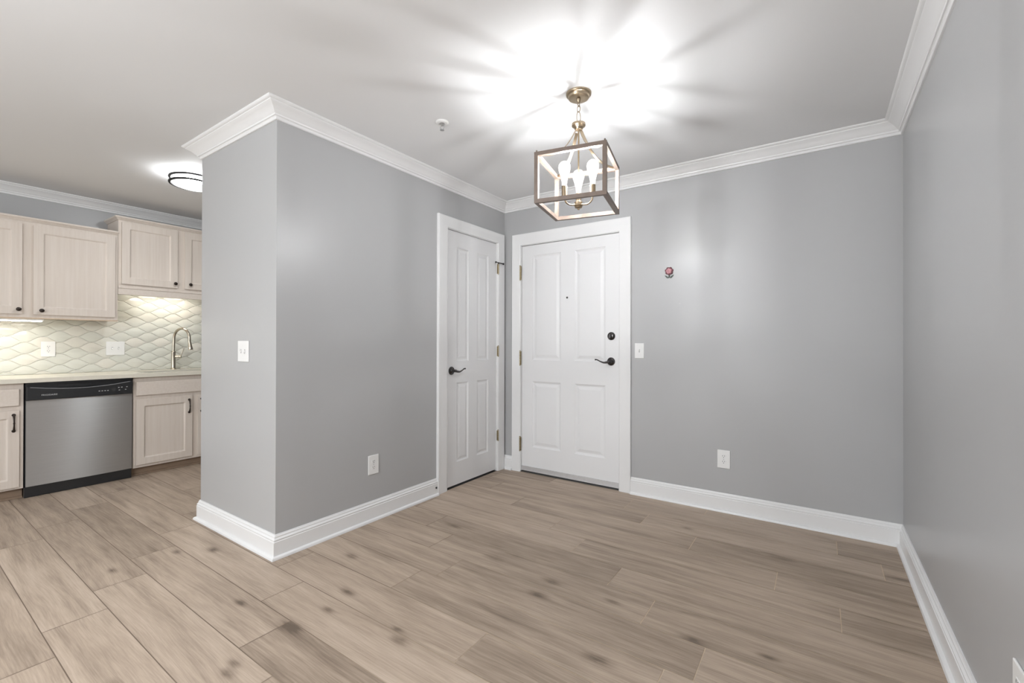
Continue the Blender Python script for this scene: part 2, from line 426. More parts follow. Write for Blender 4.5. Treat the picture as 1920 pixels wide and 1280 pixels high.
cp = [(a, ZC+z-.0005) for a, z in CROWN]
sweep('trim', [(XR, YB), (XR, YD), (XA, YD), (XA, YP), (XP, YP), (XP, YD)], cp, 'trim',
      ['white crown moulding along the right wall', 'white crown moulding above the front door wall', 'white crown moulding above the closet wall',
       'white crown moulding over the end of the closet block', 'white crown moulding on the kitchen side of the closet block'],
      ['trim_1', 'trim_2', 'trim_3', 'trim_4', 'trim_5'])
sweep('trim', [(XK, YD), (XK, YB)], cp, 'trim', ['white crown moulding above the kitchen cabinets'], ['trim_6'])
BASE = [(0, .0005), (.034, .0005), (.034, .006), (.031, .013), (.026, .0165), (.018, .018), (.018, .092), (.015, .095), (.0165, .099), (.0165, .104), (.012, .109),
        (.010, .112), (.010, .119), (.007, .122), (.005, .129), (0, .129)]
ECX = (-2.351, -1.220)            # entry casing outer edges
CCY = (2.531, 3.412)              # closet casing outer edges
sweep('b', [(XR, YB), (XR, YD), (ECX[1], YD)], BASE, 'trim', ['white baseboard along the right wall', 'white baseboard right of the front door'], ['baseboard_right', 'baseboard_back'])
sweep('b', [(ECX[0], YD), (XA, YD), (XA, CCY[1])], BASE, 'trim', ['short white baseboard left of the front door', 'scrap of white baseboard beside the closet casing'], ['baseboard_corner', 'baseboard_nook'])
sweep('b', [(XA, CCY[0]), (XA, YP), (XP, YP), (XP, YD)], BASE, 'trim',
      ['white baseboard along the closet wall', 'white baseboard around the end of the closet block', 'white baseboard on the kitchen side of the closet block'],
      ['baseboard_left', 'baseboard_front', 'baseboard_inner'])

# door casings: profile swept up one side, over the head and down the other
def casing(name, x0, x1, top, ix0, ix1, itop, loc, rotz, label):
    prof = [(0, 0), (0, .012), (.008, .018), (.030, .020), (.055, .0205), (.085, .0215), (.095, .020), (.098, .018), (1.0, .0)]   # fraction handled below
    wL, wT, wR = ix0-x0, top-itop, x1-ix1
    # (t across from inner 0 to outer 1, thickness)
    pr = [(0, 0), (0, .011), (.04, .014), (.09, .016), (.14, .0165), (.55, .0185), (.82, .020), (.88, .0215), (.96, .0215), (1, .018), (1, 0)]
    vs = []; st = []
    for (bx, bz, sx_, sz_) in ((ix0, 0., -wL, 0), (ix0, itop, -wL, wT), (ix1, itop, wR, wT), (ix1, 0., wR, 0)):
        for t, d in pr: vs.append((bx+sx_*t, -d, bz+sz_*t+.0005*(bz == 0)))
    k = len(pr); fs = []
    for s_ in range(3):
        for a in range(k): fs.append((s_*k+a, s_*k+(a+1) % k, (s_+1)*k+(a+1) % k, (s_+1)*k+a))
    fs += [tuple(range(k)), tuple(range(4*k-1, 3*k-1, -1))]
    mb_ = MB().add(vs, fs)
    # jamb lining and stop inside the opening
    for (a, b) in ((ix0-.0, ix0+.003), (ix1-.003, ix1)): mb_.box(a, b, 0, TH, .0005, itop)
    mb_.box(ix0, ix1, 0, TH, itop-.003, itop)
    mb_.box(ix0, ix0+.014, .052, .066, .0005, itop); mb_.box(ix1-.014, ix1, .052, .066, .0005, itop); mb_.box(ix0, ix1, .052, .066, itop-.014, itop)
    o = obj(name, mb_, 'trim', smooth=25); o.location = loc; o.rotation_euler = (0, 0, rotz)
    return struct(o, label, 'door casing')
casing('trim_7', ECX[0], ECX[1], 2.178, ED[0], ED[1], ED[2], (0, YD, 0), 0, 'white casing around the front door')
casing('trim_8', CCY[0], CCY[1], 2.190, CD_[0], CD_[1], CD_[2], (XA, 0, 0), R(90), 'white casing around the closet door')

# ------------------------------------------------------------------ doors
RAISED = ((0, 0), (.004, .004), (.016, .0095), (.022, .0095), (.030, .0075), (.046, .003), (.050, .003))
def hinge(parent, x, z, y, h=.1, label=None):
    m2 = MB()
    for i in range(5): m2.lathe([(.0062, 0), (.0066, .001), (.0066, h/5-.002), (.0062, h/5-.001)], 12, (x, y, z-h/2+i*h/5))
    m2.lathe([(.003, 0), (.0075, .002), (.0075, .005), (.002, .009)], 12, (x, y, z+h/2)); m2.lathe([(.002, -.008), (.006, -.004), (.006, 0)], 12, (x, y, z-h/2))
    m2.box(x-.014, x+.012, y+.004, y+.006, z-h/2, z+h/2)
    return obj('hinge', m2, 'brass', parent, smooth=40)
def lever(parent, x, z, y, side):
    """round rosette with a wave lever pointing to side (+1 = +x)"""
    m2 = MB().lathe([(.0335, 0), (.0335, -.003), (.031, -.007), (.026, -.009), (.024, -.008), (.018, -.011), (.013, -.018), (.0115, -.040), (.0115, -.05), (.006, -.055)], 32, (x, y, z), 'y')
    r_ = obj('door_handle', m2, 'bronze', parent, smooth=35)
    pts = []; rad = []
    for i in range(21):
        t = i/20
        pts.append((x+side*(.118*t), y-.046-.006*math.sin(t*PI), z-.004*math.sin(t*PI*.5)-.009*math.sin(t*PI*1.15+.35)+.003+.021*max(0, t-.35)*1.1 - (.05*max(0, t-.86) if t > .86 else 0)))
        rad.append(.0105-.0055*min(1, t*1.6))
    obj('lever', MB().tube(pts, rad, 12).lathe([(.003, -.004), (.0065, -.002), (.0065, .002), (.003, .004)], 12, pts[-1], 'x'), 'bronze', r_, smooth=40)
    return r_

# entry door (local x = world x)
d1 = bpy.data.objects.new('door_1', None); COL.objects.link(d1); d1.location = (0, YD, 0); struct(d1, 'white four panel front door with deadbolt and peephole', 'door')
DY = .008
panels = [(-2.143, -1.853, 1.026, 1.972), (-1.719, -1.440, 1.026, 1.972), (-2.143, -1.853, .237, .833), (-1.719, -1.440, .237, .833)]
obj('leaf', MB().slab(ED[0]+.006, ED[1]-.006, .022, ED[2]-.007, DY+.042, DY, panels, RAISED), 'door', d1)
m2 = MB().box(ED[0]+.006, ED[1]-.006, DY-.006, DY, .016, .058).box(ED[0]+.006, ED[1]-.006, DY-.010, DY-.006, .016, .022)
obj('door_sweep', m2, mat('grey_sweep', (.66, .66, .67), .4, metal=.5, noise=.1, nscale=30), d1)['label'] = 'grey metal sweep strip'
obj('under_door_strip', MB().box(ED[0], ED[1], .0, TH, -.0005, .008), 'slot', d1)
for z in (1.823, 1.041, .256): hinge(d1, ED[0]-.003, z, -.012, .125)
lever(d1, -1.391, 1.031, DY, -1)
m2 = MB().lathe([(.033, 0), (.033, -.004), (.030, -.010), (.024, -.0135), (.021, -.0125), (.018, -.014), (.004, -.014)], 32, (-1.389, DY, 1.237), 'y')
db = obj('deadbolt', m2, 'bronze', d1, smooth=35)
obj('thumb_turn', MB().prism([(-.006, -.016), (.006, -.016), (.007, 0), (.006, .016), (-.006, .016), (-.007, 0)], -.034, -.013), 'bronze', db, bevel=.002, loc=(-1.389, DY, 1.237))
m2 = MB().lathe([(.0085, 0), (.0085, -.003), (.006, -.004), (.0055, -.002), (.001, -.002)], 20, (-1.791, DY, 1.572), 'y')
obj('peephole', m2, 'bronze', d1, smooth=35)
obj('strike_edge', MB().box(ED[1]-.004, ED[1]-.002, .0, .03, 1.0, 1.07), 'steelgrey', d1)

# closet door (local x = world y)
d2 = bpy.data.objects.new('door_2', None); COL.objects.link(d2); d2.location = (XA, 0, 0); d2.rotation_euler = (0, 0, R(90)); struct(d2, 'narrow white four panel closet door', 'door')
panels = [(2.776, 2.926, 1.028, 1.966), (3.042, 3.202, 1.028, 1.966), (2.776, 2.926, .200, .852), (3.042, 3.202, .200, .852)]
RAISED2 = ((0, 0), (.003, .004), (.013, .009), (.018, .009), (.026, .007), (.038, .003), (.042, .003))
obj('leaf', MB().slab(CD_[0]+.005, CD_[1]-.005, .014, CD_[2]-.006, .010+.036, .010, panels, RAISED2), 'door', d2)
for z in (1.862, 1.104, .328): hinge(d2, CD_[1]+.004, z, -.012, .09)
m2 = MB().tube([(CD_[1]-.055, -.030, 1.915), (CD_[1]+.004, -.022, 1.917), (CD_[1]+.060, -.030, 1.915)], .0045, 10)
m2.lathe([(.004, 0), (.009, -.001), (.009, -.009), (.004, -.010)], 12, (CD_[1]-.055, -.022, 1.915), 'y').lathe([(.004, 0), (.009, -.001), (.009, -.009), (.004, -.010)], 12, (CD_[1]+.060, -.022, 1.915), 'y')
m2.lathe([(.009, -.006), (.009, .006)], 14, (CD_[1]+.004, -.012, 1.917))
obj('hinge_stop', m2, 'bronze', d2, smooth=40)['label'] = 'dark hinge pin door stop'
lever(d2, 2.711, .953, .010, 1)
obj('under_door_strip', MB().box(CD_[0], CD_[1], .0, TH, -.0005, .0015), 'hole', d2)  # dark sheet stands in for shade in the gap under the closet door

# ------------------------------------------------------------------ wall plates
def plate_base(w_, h_): 
    return MB().slab(-w_/2, w_/2, -h_/2, h_/2, 0, -.0065)
def outlet(loc, rotz, label, group=None, w_=.083, h_=.127):
    t = thing('wall_outlet', label, 'outlet', loc, rotz, group)
    obj('plate', plate_base(w_, h_), 'plastic', t, bevel=.003)
    for s_ in (1, -1):
        z = s_*.0195
        poly = [(.0165*math.cos(a)*1.0, z+max(-.0125, min(.0125, .0165*math.sin(a)))) for a in [2*PI*i/28 for i in range(28)]]
        r_ = obj('receptacle', MB().prism(poly, -.0085, -.0060), 'plastic', t)
        q = MB().box(-.0075, -.0052, -.0089, -.0084, z, z+.0085).box(.0052, .0075, -.0089, -.0084, z+.001, z+.0085).lathe([(.0026, -.0089), (.0026, -.0084)], 12, (0, 0, z-.006), 'y')
        obj('slots', q, 'slot', r_)
    obj('screw', MB().lathe([(.003, -.0078), (.003, -.006)], 12, (0, 0, 0), 'y'), 'steelgrey', t)
    return t
def switch(loc, rotz, label, n, w_, h_=.118, ups=(1,)):
    t = thing('light_switch', label, 'switch', loc, rotz)
    obj('plate', plate_base(w_, h_), 'plastic', t, bevel=.003)
    for i in range(n):
        x = (i-(n-1)/2)*.046
        s_ = ups[i]
        obj('toggle_slot', MB().box(x-.0052, x+.0052, -.0072, -.0064, -.012, .012), mat('switch_slot', (.45, .45, .45), .5, noise=.02), t)
        obj('toggle', MB().add([(x-.004, -.0068, -.006), (x+.004, -.0068, -.006), (x+.004, -.0068, .006), (x-.004, -.0068, .006),
                                (x-.003, -.017, s_*.010-.003), (x+.003, -.017, s_*.010-.003), (x+.003, -.017, s_*.010+.003), (x-.003, -.017, s_*.010+.003)],
                               [(0, 1, 2, 3), (4, 7, 6, 5), (0, 4, 5, 1), (1, 5, 6, 2), (2, 6, 7, 3), (3, 7, 4, 0)]), 'plastic', t)
        for z in (.030, -.030): obj('screw', MB().lathe([(.0025, -.0074), (.0025, -.006)], 10, (x, 0, z), 'y'), 'plastic', t)
    return t
outlet((-.552, YD, .367), 0, 'white wall outlet low on the wall right of the front door')
outlet((XA, 1.933, .368), R(90), 'white wall outlet low on the closet wall')
outlet((XR, 1.587, .337), R(-90), 'white wall outlet low on the right wall, cut off by the frame')
outlet((XK+.0145, .914, 1.118), R(90), 'white wall outlet on the kitchen tile backsplash', None, .088, .132)
switch((-1.154, YD, 1.121), 0, 'white single light switch right of the front door', 1, .074, .118, (1,))
switch((-2.815, YP, 1.127), 0, 'white double light switch on the end of the closet block', 2, .130, .124, (1, -1))
switch((XK+.0145, 1.362, 1.12), R(90), 'white double light switch on the kitchen tile backsplash', 2, .136, .128, (-1, -1))

# rose ornament
t = thing('rose_ornament', 'small dusty pink rose ornament with dark leaves on grey wall', 'wall ornament', (-.928, YD, 1.722))
m2 = MB()
for ring, (n, rr, sz, dep) in enumerate(((7, .020, .012, .004), )):
    for i in range(n):
        a = 2*PI*i/n+.2
        m2.lathe([(sz, -dep), (sz*.95, -dep-.004), (sz*.6, -dep-.007), (sz*.1, -dep-.008)], 14, (rr*math.cos(a), 0, rr*math.sin(a)), 'y')
obj('outer_petals', m2, 'petal_dark', t, smooth=50)
m2 = MB()
for i in range(5):
    a = 2*PI*i/5+.5; m2.lathe([(.011, -.010), (.0105, -.014), (.006, -.017), (.001, -.0175)], 14, (.011*math.cos(a), 0, .011*math.sin(a)), 'y')
m2.lathe([(.008, -.014), (.0075, -.019), (.004, -.021), (.001, -.0215)], 14, (0, 0, 0), 'y')
obj('inner_petals', m2, 'petal', t, smooth=50)
obj('backing', MB().lathe([(.022, 0), (.022, -.005)], 20, (0, 0, 0), 'y'), 'petal_dark', t)
obj('stem', MB().tube([(0, -.006, -.02), (-.001, -.006, -.048)], .0035, 8), 'leaf', t, smooth=50)
for s_ in (-1, 1):
    m2 = MB(); poly = []
    for i in range(13):
        u_ = i/12; x = s_*(.002+.030*u_); zc = -.048+.018*u_*u_; hw = .0075*math.sin(PI*min(1, u_*.92+.06)); poly.append((x, zc, hw))
    pl = [(x, zc+hw) for x, zc, hw in poly]+[(x, zc-hw) for x, zc, hw in reversed(poly)]
    m2.prism(pl, -.0075, -.003); obj('leaf', m2, 'leaf', t)
n_ = obj('wall_nail', MB().lathe([(.0015, 0), (.0015, -.008), (.0045, -.008), (.0045, -.0095), (.001, -.0105)], 12, (0, 0, 0), 'y'), 'steelgrey', smooth=35)
n_.location = (-.85, YD, 1.474); tag(n_, 'tiny bare nail in the grey wall below the rose ornament', 'nail')
b_ = obj('bumper_cap', MB().lathe([(.008, 0), (.008, -.004), (.005, -.007), (.001, -.0075)], 16, (0, 0, 0), 'y'), 'black', smooth=35)
b_.location = (XA+.018, 2.512, .062); b_.rotation_euler = (0, 0, R(90)); tag(b_, 'small black cap on the baseboard beside the closet casing', 'door stop')

# sprinkler on the ceiling
def on_z(u, v, z):
    d = fw + rt*((u-960)/F_PX) + up*((640-v)/F_PX); q = (z-CAM_H)/d.z
    return d.x*q, d.y*q
sx_, sy_ = on_z(829, 232, ZC-.01)
t = thing('fire_sprinkler', 'small white fire sprinkler on the ceiling left of the lantern', 'sprinkler', (sx_, sy_, ZC))
obj('escutcheon', MB().lathe([(.038, 0), (.038, -.003), (.033, -.009), (.022, -.012), (.018, -.011), (.012, -.006)], 28), 'plastic', t, smooth=35)
m2 = MB().lathe([(.008, -.006), (.008, -.022), (.006, -.024)], 14)
for s_ in (-1, 1): m2.tube([(s_*.008, 0, -.02), (s_*.014, 0, -.028), (s_*.012, 0, -.038), (0, 0, -.046)], .002, 8)
obj('sprinkler_frame', m2, 'steelgrey', t, smooth=40)
m2 = MB().lathe([(.004, -.046), (.013, -.047), (.013, -.0485), (.003, -.050)], 20)
obj('deflector', m2, 'steelgrey', t, smooth=30)

# ------------------------------------------------------------------ pendant lantern
LX, LY, LROT = -1.037, 2.119, .203
lan = thing('lantern_pendant', 'bronze open cube pendant lantern with three lit bulbs hanging from the ceiling', 'pendant light', (LX, LY, ZC), LROT)
obj('canopy', MB().lathe([(.066, 0), (.066, -.004), (.065, -.009), (.061, -.013), (.056, -.0145), (.0545, -.017), (.0545, -.022), (.052, -.026), (.046, -.0285), (.030, -.030), (.012, -.0305), (.011, -.036), (.008, -.046), (.004, -.052)], 40), 'gold', lan, smooth=35)
def link(z0, z1, w_, turn, rad=.0022):
    pts = []; h = (z1-z0)/2; c = (z0+z1)/2
    for i in range(24):
        a = 2*PI*i/24; x = w_*math.cos(a); z = c+h*math.sin(a)*(1 if abs(math.sin(a)) < .98 else 1)
        pts.append((x*math.cos(turn), x*math.sin(turn), z))
    return MB().tube(pts, rad, 8, closed=True)
obj('chain_link', link(-.068, -.045, .008, 1.2), 'gold', lan, smooth=60)
obj('chain_link', link(-.098, -.063, .0085, -.3), 'gold', lan, smooth=60)
obj('chain_link', link(-.157, -.093, .0125, 1.0), 'gold', lan, smooth=60)
ZT, ZBm, HA = 2.137-ZC, 1.881-ZC, .181
obj('hub', MB().lathe([(.004, -.150), (.010, -.151), (.030, -.155), (.036, -.158), (.036, -.170), (.031, -.174), (.024, -.178), (.020, -.190), (.008, -.194)], 32), 'gold', lan, smooth=35)
for i in range(4):
    a = PI/4+i*PI/2; pts = []
    for j in range(19):
        s_ = j/18; r_ = .020+(.247-.020)*s_
        pts.append((r_*math.cos(a), r_*math.sin(a), ZT-.008+.158*(1-s_)**2.9))
    obj('strap', MB().tube(pts, 1, flat=(.017, .003)), 'gold', lan, smooth=30)
T = .0195
def ring_bars(z0, z1):
    q = MB(); a = HA
    q.box(-a, a, -a, -a+T, z0, z1); q.box(-a, a, a-T, a, z0, z1); q.box(-a, -a+T, -a+T, a-T, z0, z1); q.box(a-T, a, -a+T, a-T, z0, z1); return q
obj('top_frame', ring_bars(ZT-T, ZT), 'lantern', lan)
obj('bottom_frame', ring_bars(ZBm, ZBm+T), 'lantern', lan)
for sx2 in (-1, 1):
    for sy2 in (-1, 1):
        x0, x1 = sorted((sx2*HA, sx2*(HA-T))); y0, y1 = sorted((sy2*HA, sy2*(HA-T)))
        p_ = obj('post', MB().box(x0, x1, y0, y1, ZBm+T, ZT-T), 'lantern', lan)
        obj('finial', MB().lathe([(.003, 0), (.004, .004), (.0045, .009), (.001, .012)], 12, ((x0+x1)/2, (y0+y1)/2, ZT)), 'lantern', p_, smooth=50)
obj('stem', MB().lathe([(.0045, -.19), (.0045, -.58)], 12), 'gold', lan, smooth=40)
ZH = 1.905-ZC
obj('arm_hub', MB().lathe([(.006, .020), (.012, .018), (.020, .012), (.022, .004), (.022, -.008), (.018, -.012), (.019, -.015), (.017, -.019), (.008, -.022), (.006, -.028), (.001, -.030)], 28, (0, 0, ZH)), 'gold', lan, smooth=35)
C_ANG = math.atan2(LY, LX)-LROT
AR = .083
for i in range(3):
    a = C_ANG+i*2*PI/3; ca_, sa_ = math.cos(a), math.sin(a)
    pts = [(.018, -.002), (.035, -.008), (.055, -.008), (.070, -.001), (.080, .012), (.083, .030)]
    arm = obj('arm', MB().tube([(r_*ca_, r_*sa_, ZH+z) for r_, z in pts], .0042, 10), 'gold', lan, smooth=60)
    zs = ZH+.026
    obj('socket', MB().lathe([(.010, 0), (.0145, .002), (.0145, .058), (.013, .060), (.003, .060)], 24, (AR*ca_, AR*sa_, zs)), 'gold', arm, smooth=35)
    zb = zs+.060
    bl = obj('bulb', MB().lathe([(.0125, 0), (.013, .012), (.0155, .028), (.021, .050), (.0275, .072), (.031, .088), (.0315, .097), (.029, .109), (.022, .119), (.012, .125), (.003, .127)], 28, (AR*ca_, AR*sa_, zb)), 'bulb', lan, smooth=60)
    obj('filament', MB().lathe([(.0045, .042), (.0045, .082)], 12, (AR*ca_, AR*sa_, zb)), 'filament', bl, smooth=60)

# ------------------------------------------------------------------ kitchen (local x = world y, front = +x world)
KF = -4.945                        # base cabinet face plane
UF = -5.215                        # wall cabinet face plane
SHAKER = ((0, 0), (.005, .003), (.009, .0085), (.012, .0095))
def K(depth_plane):               # empty at the face plane; local y=0 is the face, +y goes into the wall
    return (depth_plane, 0, 0)
def knob(parent, x, z, yf):
    m2 = MB().lathe([(.006, 0), (.0075, -.002), (.005, -.006), (.005, -.012), (.012, -.016), (.0155, -.021), (.015, -.026), (.010, -.030), (.002, -.031)], 20, (x, yf, z), 'y')
    return obj('knob', m2, 'knob', parent, smooth=50)
def pull(parent, x, z0, z1, yf):
    m2 = MB(); n = 15; pts = []; rad = []
    for i in range(n):
        u_ = i/(n-1); pts.append((x, yf-.006-.020*math.sin(PI*u_)**.6, z0+(z1-z0)*u_)); rad.append(.0075-.003*math.sin(PI*u_) + .002*(abs(u_-.5) < .06))
    m2.tube(pts, rad, 12)
    for z in (z0, z1): m2.lathe([(.010, 0), (.011, -.004), (.008, -.008), (.003, -.011)], 16, (x, yf, z), 'y')
    return obj('handle', m2, 'knob', parent, smooth=50)
def cab_door(parent, x0, x1, z0, z1, th=.019, st=.056):
    return obj('door', MB().slab(x0, x1, z0, z1, 0, -th, [(x0+st, x1-st, z0+st, z1-st)], SHAKER), 'cab', parent, bevel=.003)
DT = -.019
# wall cabinets
def small_crown(x0, x1, z, depth, retL=True):
    prof = [(0, 0), (.006, 0), (.010, .006), (.020, .016), (.026, .020), (.026, .032), (0, .032)]
    q = MB(); vs = []
    for (xx, sgn) in ((x0, -1), (x1, 1)):
        for o_, z_ in prof: vs.append((xx+sgn*(o_ if retL else 0)*(1 if sgn < 0 else 0), -o_, z+z_))
    k = len(prof); q.add(vs, [(a, (a+1) % k, (a+1) % k+k, a+k) for a in range(k)]+[tuple(range(k)), tuple(range(2*k-1, k-1, -1))])
    if retL:
        vs = []
        for yy, m_ in ((0, 1), (depth, 0)):
            for o_, z_ in prof: vs.append((x0-o_, -o_ if m_ else depth, z+z_))
        q.add(vs, [(a, (a+1) % k, (a+1) % k+k, a+k) for a in range(k)]+[tuple(range(k)), tuple(range(2*k-1, k-1, -1))])
    return q
UD = UF-XK-.0005
t = thing('wall_cabinet', 'lower whitewashed wall cabinet at the left edge, above the outlet', 'cabinet', (UF, 0, 0), R(90), 'whitewashed wall cabinets')
obj('carcass', MB().box(.185, 1.303, 0, UD, 1.374, 2.150), 'cab', t, bevel=.002)
obj('crown_trim', small_crown(.185, 1.303, 2.142, UD, False), 'cabh', t)
obj('bottom_rail', MB().box(.185, 1.303, .0, .02, 1.366, 1.3745), 'cab_edge', t)
dr = cab_door(t, .205, .713, 1.401, 2.118); knob(dr, .693, 1.437, DT)
dr = cab_door(t, .775, 1.280, 1.401, 2.118); knob(dr, .820, 1.433, DT)
t = thing('wall_cabinet', 'higher whitewashed wall cabinet above the sink with a valance', 'cabinet', (UF, 0, 0), R(90), 'whitewashed wall cabinets')
obj('carcass', MB().box(1.3045, 2.262, 0, UD, 1.685, 2.292), 'cab', t, bevel=.002)
obj('crown_trim', small_crown(1.3045, 2.262, 2.286, UD, True), 'cabh', t)
m2 = MB().box(1.3045, 2.262, -.006, .018, 1.612, 1.668).box(1.3045, 2.262, -.012, .022, 1.668, 1.690)
obj('valance', m2, 'cabh', t, bevel=.003)
dr = cab_door(t, 1.327, 1.753, 1.709, 2.270); knob(dr, 1.730, 1.751, DT)
dr = cab_door(t, 1.813, 2.240, 1.709, 2.270); knob(dr, 1.857, 1.754, DT)
# under cabinet strip lights
o = thing('strip_light', 'lit white strip light under the lower wall cabinet', 'under-cabinet light', (UF, 0, 0), R(90), 'under-cabinet strip lights')
obj('housing', MB().box(.30, .842, .022, .10, 1.352, 1.3735), 'plastic', o, bevel=.002)
obj('diffuser', MB().box(.31, .832, .026, .096, 1.346, 1.352), 'glow_warm', o)
o = thing('strip_light', 'lit strip light hidden behind the valance above the sink', 'under-cabinet light', (UF, 0, 0), R(90), 'under-cabinet strip lights')
obj('housing', MB().box(1.48, 1.98, .10, .17, 1.662, 1.6845), 'plastic', o, bevel=.002)
obj('diffuser', MB().box(1.49, 1.97, .104, .166, 1.656, 1.662), 'glow_warm', o)

# base cabinets
BD = KF-XK-.0005
t = thing('base_cabinet', 'whitewashed base cabinet left of the dishwasher with one drawer', 'cabinet', (KF, 0, 0), R(90), 'whitewashed base cabinets')
obj('carcass', MB().box(.20, .690, 0, BD, .078, .870), 'cab', t, bevel=.002)
obj('toe_kick', MB().box(.20, .690, .045, .06, .001, .078).box(.20, .690, .030, .045, .001, .016), 'toe', t)
obj('drawer', MB().slab(.225, .666, .702, .828, 0, DT), 'cabh', t, bevel=.004)
dr = cab_door(t, .225, .666, .096, .670); pull(dr, .637, .518, .636, DT)
t = thing('base_cabinet', 'whitewashed sink base cabinet right of the dishwasher', 'cabinet', (KF, 0, 0), R(90), 'whitewashed base cabinets')
obj('carcass', MB().box(1.342, 2.262, 0, .02, .074, .870).box(1.342, 1.36, .02, BD, .074, .870).box(2.244, 2.262, .02, BD, .074, .870).box(1.36, 2.244, .02, BD, .074, .092), 'cab', t)
obj('toe_kick', MB().box(1.342, 2.262, .045, .06, .001, .074).box(1.342, 2.262, .030, .045, .001, .016), 'toe', t)
obj('drawer', MB().slab(1.360, 2.240, .708, .830, 0, DT), 'cabh', t, bevel=.004)
dr = cab_door(t, 1.360, 1.785, .100, .672); pull(dr, 1.758, .518, .636, DT)
dr = cab_door(t, 1.832, 2.240, .100, .672); pull(dr, 1.860, .518, .636, DT)

# dishwasher
t = thing('dishwasher', 'stainless steel dishwasher with black control panel under the counter', 'dishwasher', (KF, 0, 0), R(90))
obj('tub', MB().box(.697, 1.335, .0, BD-.02, .085, .866), 'black', t)
# slightly bowed steel front
vs = []; fs = []; n = 24; W0, W1 = .699, 1.331
for i in range(n+1):
    u_ = i/n; x = W0+(W1-W0)*u_; y = -.020-.008*math.sin(PI*u_)
    vs += [(x, y, .084), (x, y, .734), (x, 0, .734), (x, 0, .084)]
for i in range(n):
    for q in range(4): fs.append((i*4+q, i*4+(q+1) % 4, i*4+4+(q+1) % 4, i*4+4+q))
fs += [(0, 1, 2, 3), (n*4+3, n*4+2, n*4+1, n*4)]
sd = obj('steel_door', MB().add(vs, fs), 'steel', t, smooth=30)
uv = sd.data.uv_layers.new(name='brush')
for lp in sd.data.loops:
    c = sd.data.vertices[lp.vertex_index].co; uv.data[lp.index].uv = (c.z, c.x + c.y)
# control panel: lower part has a scooped top edge; the pocket behind is recessed
def arc_z(u_): return .812+.030*(2*u_-1)**2+.006*(u_-.5)
lo = [(W0, .736)] + [(W1, .736)] + [(W1+(W0-W1)*i/30, arc_z(1-i/30)) for i in range(31)]
cp_ = obj('control_panel', MB().prism(lo, -.034, -.0), 'black', t, bevel=.004)
obj('pocket', MB().box(W0, W1, -.008, 0, .80, .866).box(W0, W1, -.030, -.008, .858, .866), 'black', t)
obj('pocket_latch', MB().box(.875, 1.07, -.014, -.008, .822, .848), 'black', t, bevel=.003)
pts = [(W0+.02+(W1-W0-.04)*i/30, -.0335, arc_z((i/30)*.94+.03)-.001) for i in range(31)]
obj('lip', MB().tube(pts, .003, 8), 'lip', cp_, smooth=60)
for x, z in ((1.108, .772), (1.126, .772), (1.144, .772), (1.162, .772), (1.232, .792), (1.252, .793), (1.286, .794), (1.236, .770), (1.278, .772)):
    obj('button', MB().box(x, x+.0095, -.0348, -.0338, z, z+.005), 'print', cp_)
obj('display', MB().box(1.19, 1.214, -.0346, -.034, .768, .792), mat('display_grey', (.06, .06, .06), .15, noise=.05), cp_)
fc = bpy.data.curves.new('panel_text', 'FONT'); fc.body = 'FRIGIDAIRE'; fc.size = .0165; fc.extrude = .0002; fc.space_character = 1.05
fo = bpy.data.objects.new('tmp_text', fc); COL.objects.link(fo)
bpy.context.view_layer.update()
tm = bpy.data.meshes.new_from_object(fo.evaluated_get(bpy.context.evaluated_depsgraph_get())); bpy.data.objects.remove(fo)
tm.materials.clear(); tm.materials.append(M['print'])
to = bpy.data.objects.new('lettering', tm); COL.objects.link(to); to.parent = cp_; to.location = (.778, -.0343, .766); to.rotation_euler = (R(90), 0, 0)
obj('toe_panel', MB().box(.692, 1.331, -.012, .02, .002, .082), 'black', t, bevel=.003)

# countertop with sink cut-out, sink, backsplash, faucet
CT0, CT1 = .871, .903
CF = -4.905
hx0, hx1, hy0, hy1 = -5.335, -4.985, 1.445, 2.15
m2 = MB().box(XK+.0005, CF, .195, hy0, CT0, CT1).box(XK+.0005, CF, hy1, 2.30, CT0, CT1).box(XK+.0005, hx0, hy0, hy1, CT0, CT1).box(hx1, CF, hy0, hy1, CT0, CT1)
tag(obj('countertop', m2, 'counter'), 'cream stone kitchen countertop above the dishwasher', 'countertop')
m2 = MB(); e = .004
a0, a1, b0, b1 = hx0-e, hx1+e, hy0-e, hy1+e
m2.add([(a0, b0, CT0-.001), (a1, b0, CT0-.001), (a1, b1, CT0-.001), (a0, b1, CT0-.001), (a0+.03, b0+.03, .69), (a1-.03, b0+.03, .69), (a1-.03, b1-.03, .69), (a0+.03, b1-.03, .69)],
       [(0, 1, 5, 4), (1, 2, 6, 5), (2, 3, 7, 6), (3, 0, 4, 7), (4, 5, 6, 7)])
m2.lathe([(.02, .692), (.04, .693), (.04, .690)], 20, ((a0+a1)/2, (b0+b1)/2, 0))
tag(obj('kitchen_sink', m2, 'steel_in'), 'undermount steel sink in the cream countertop', 'sink')

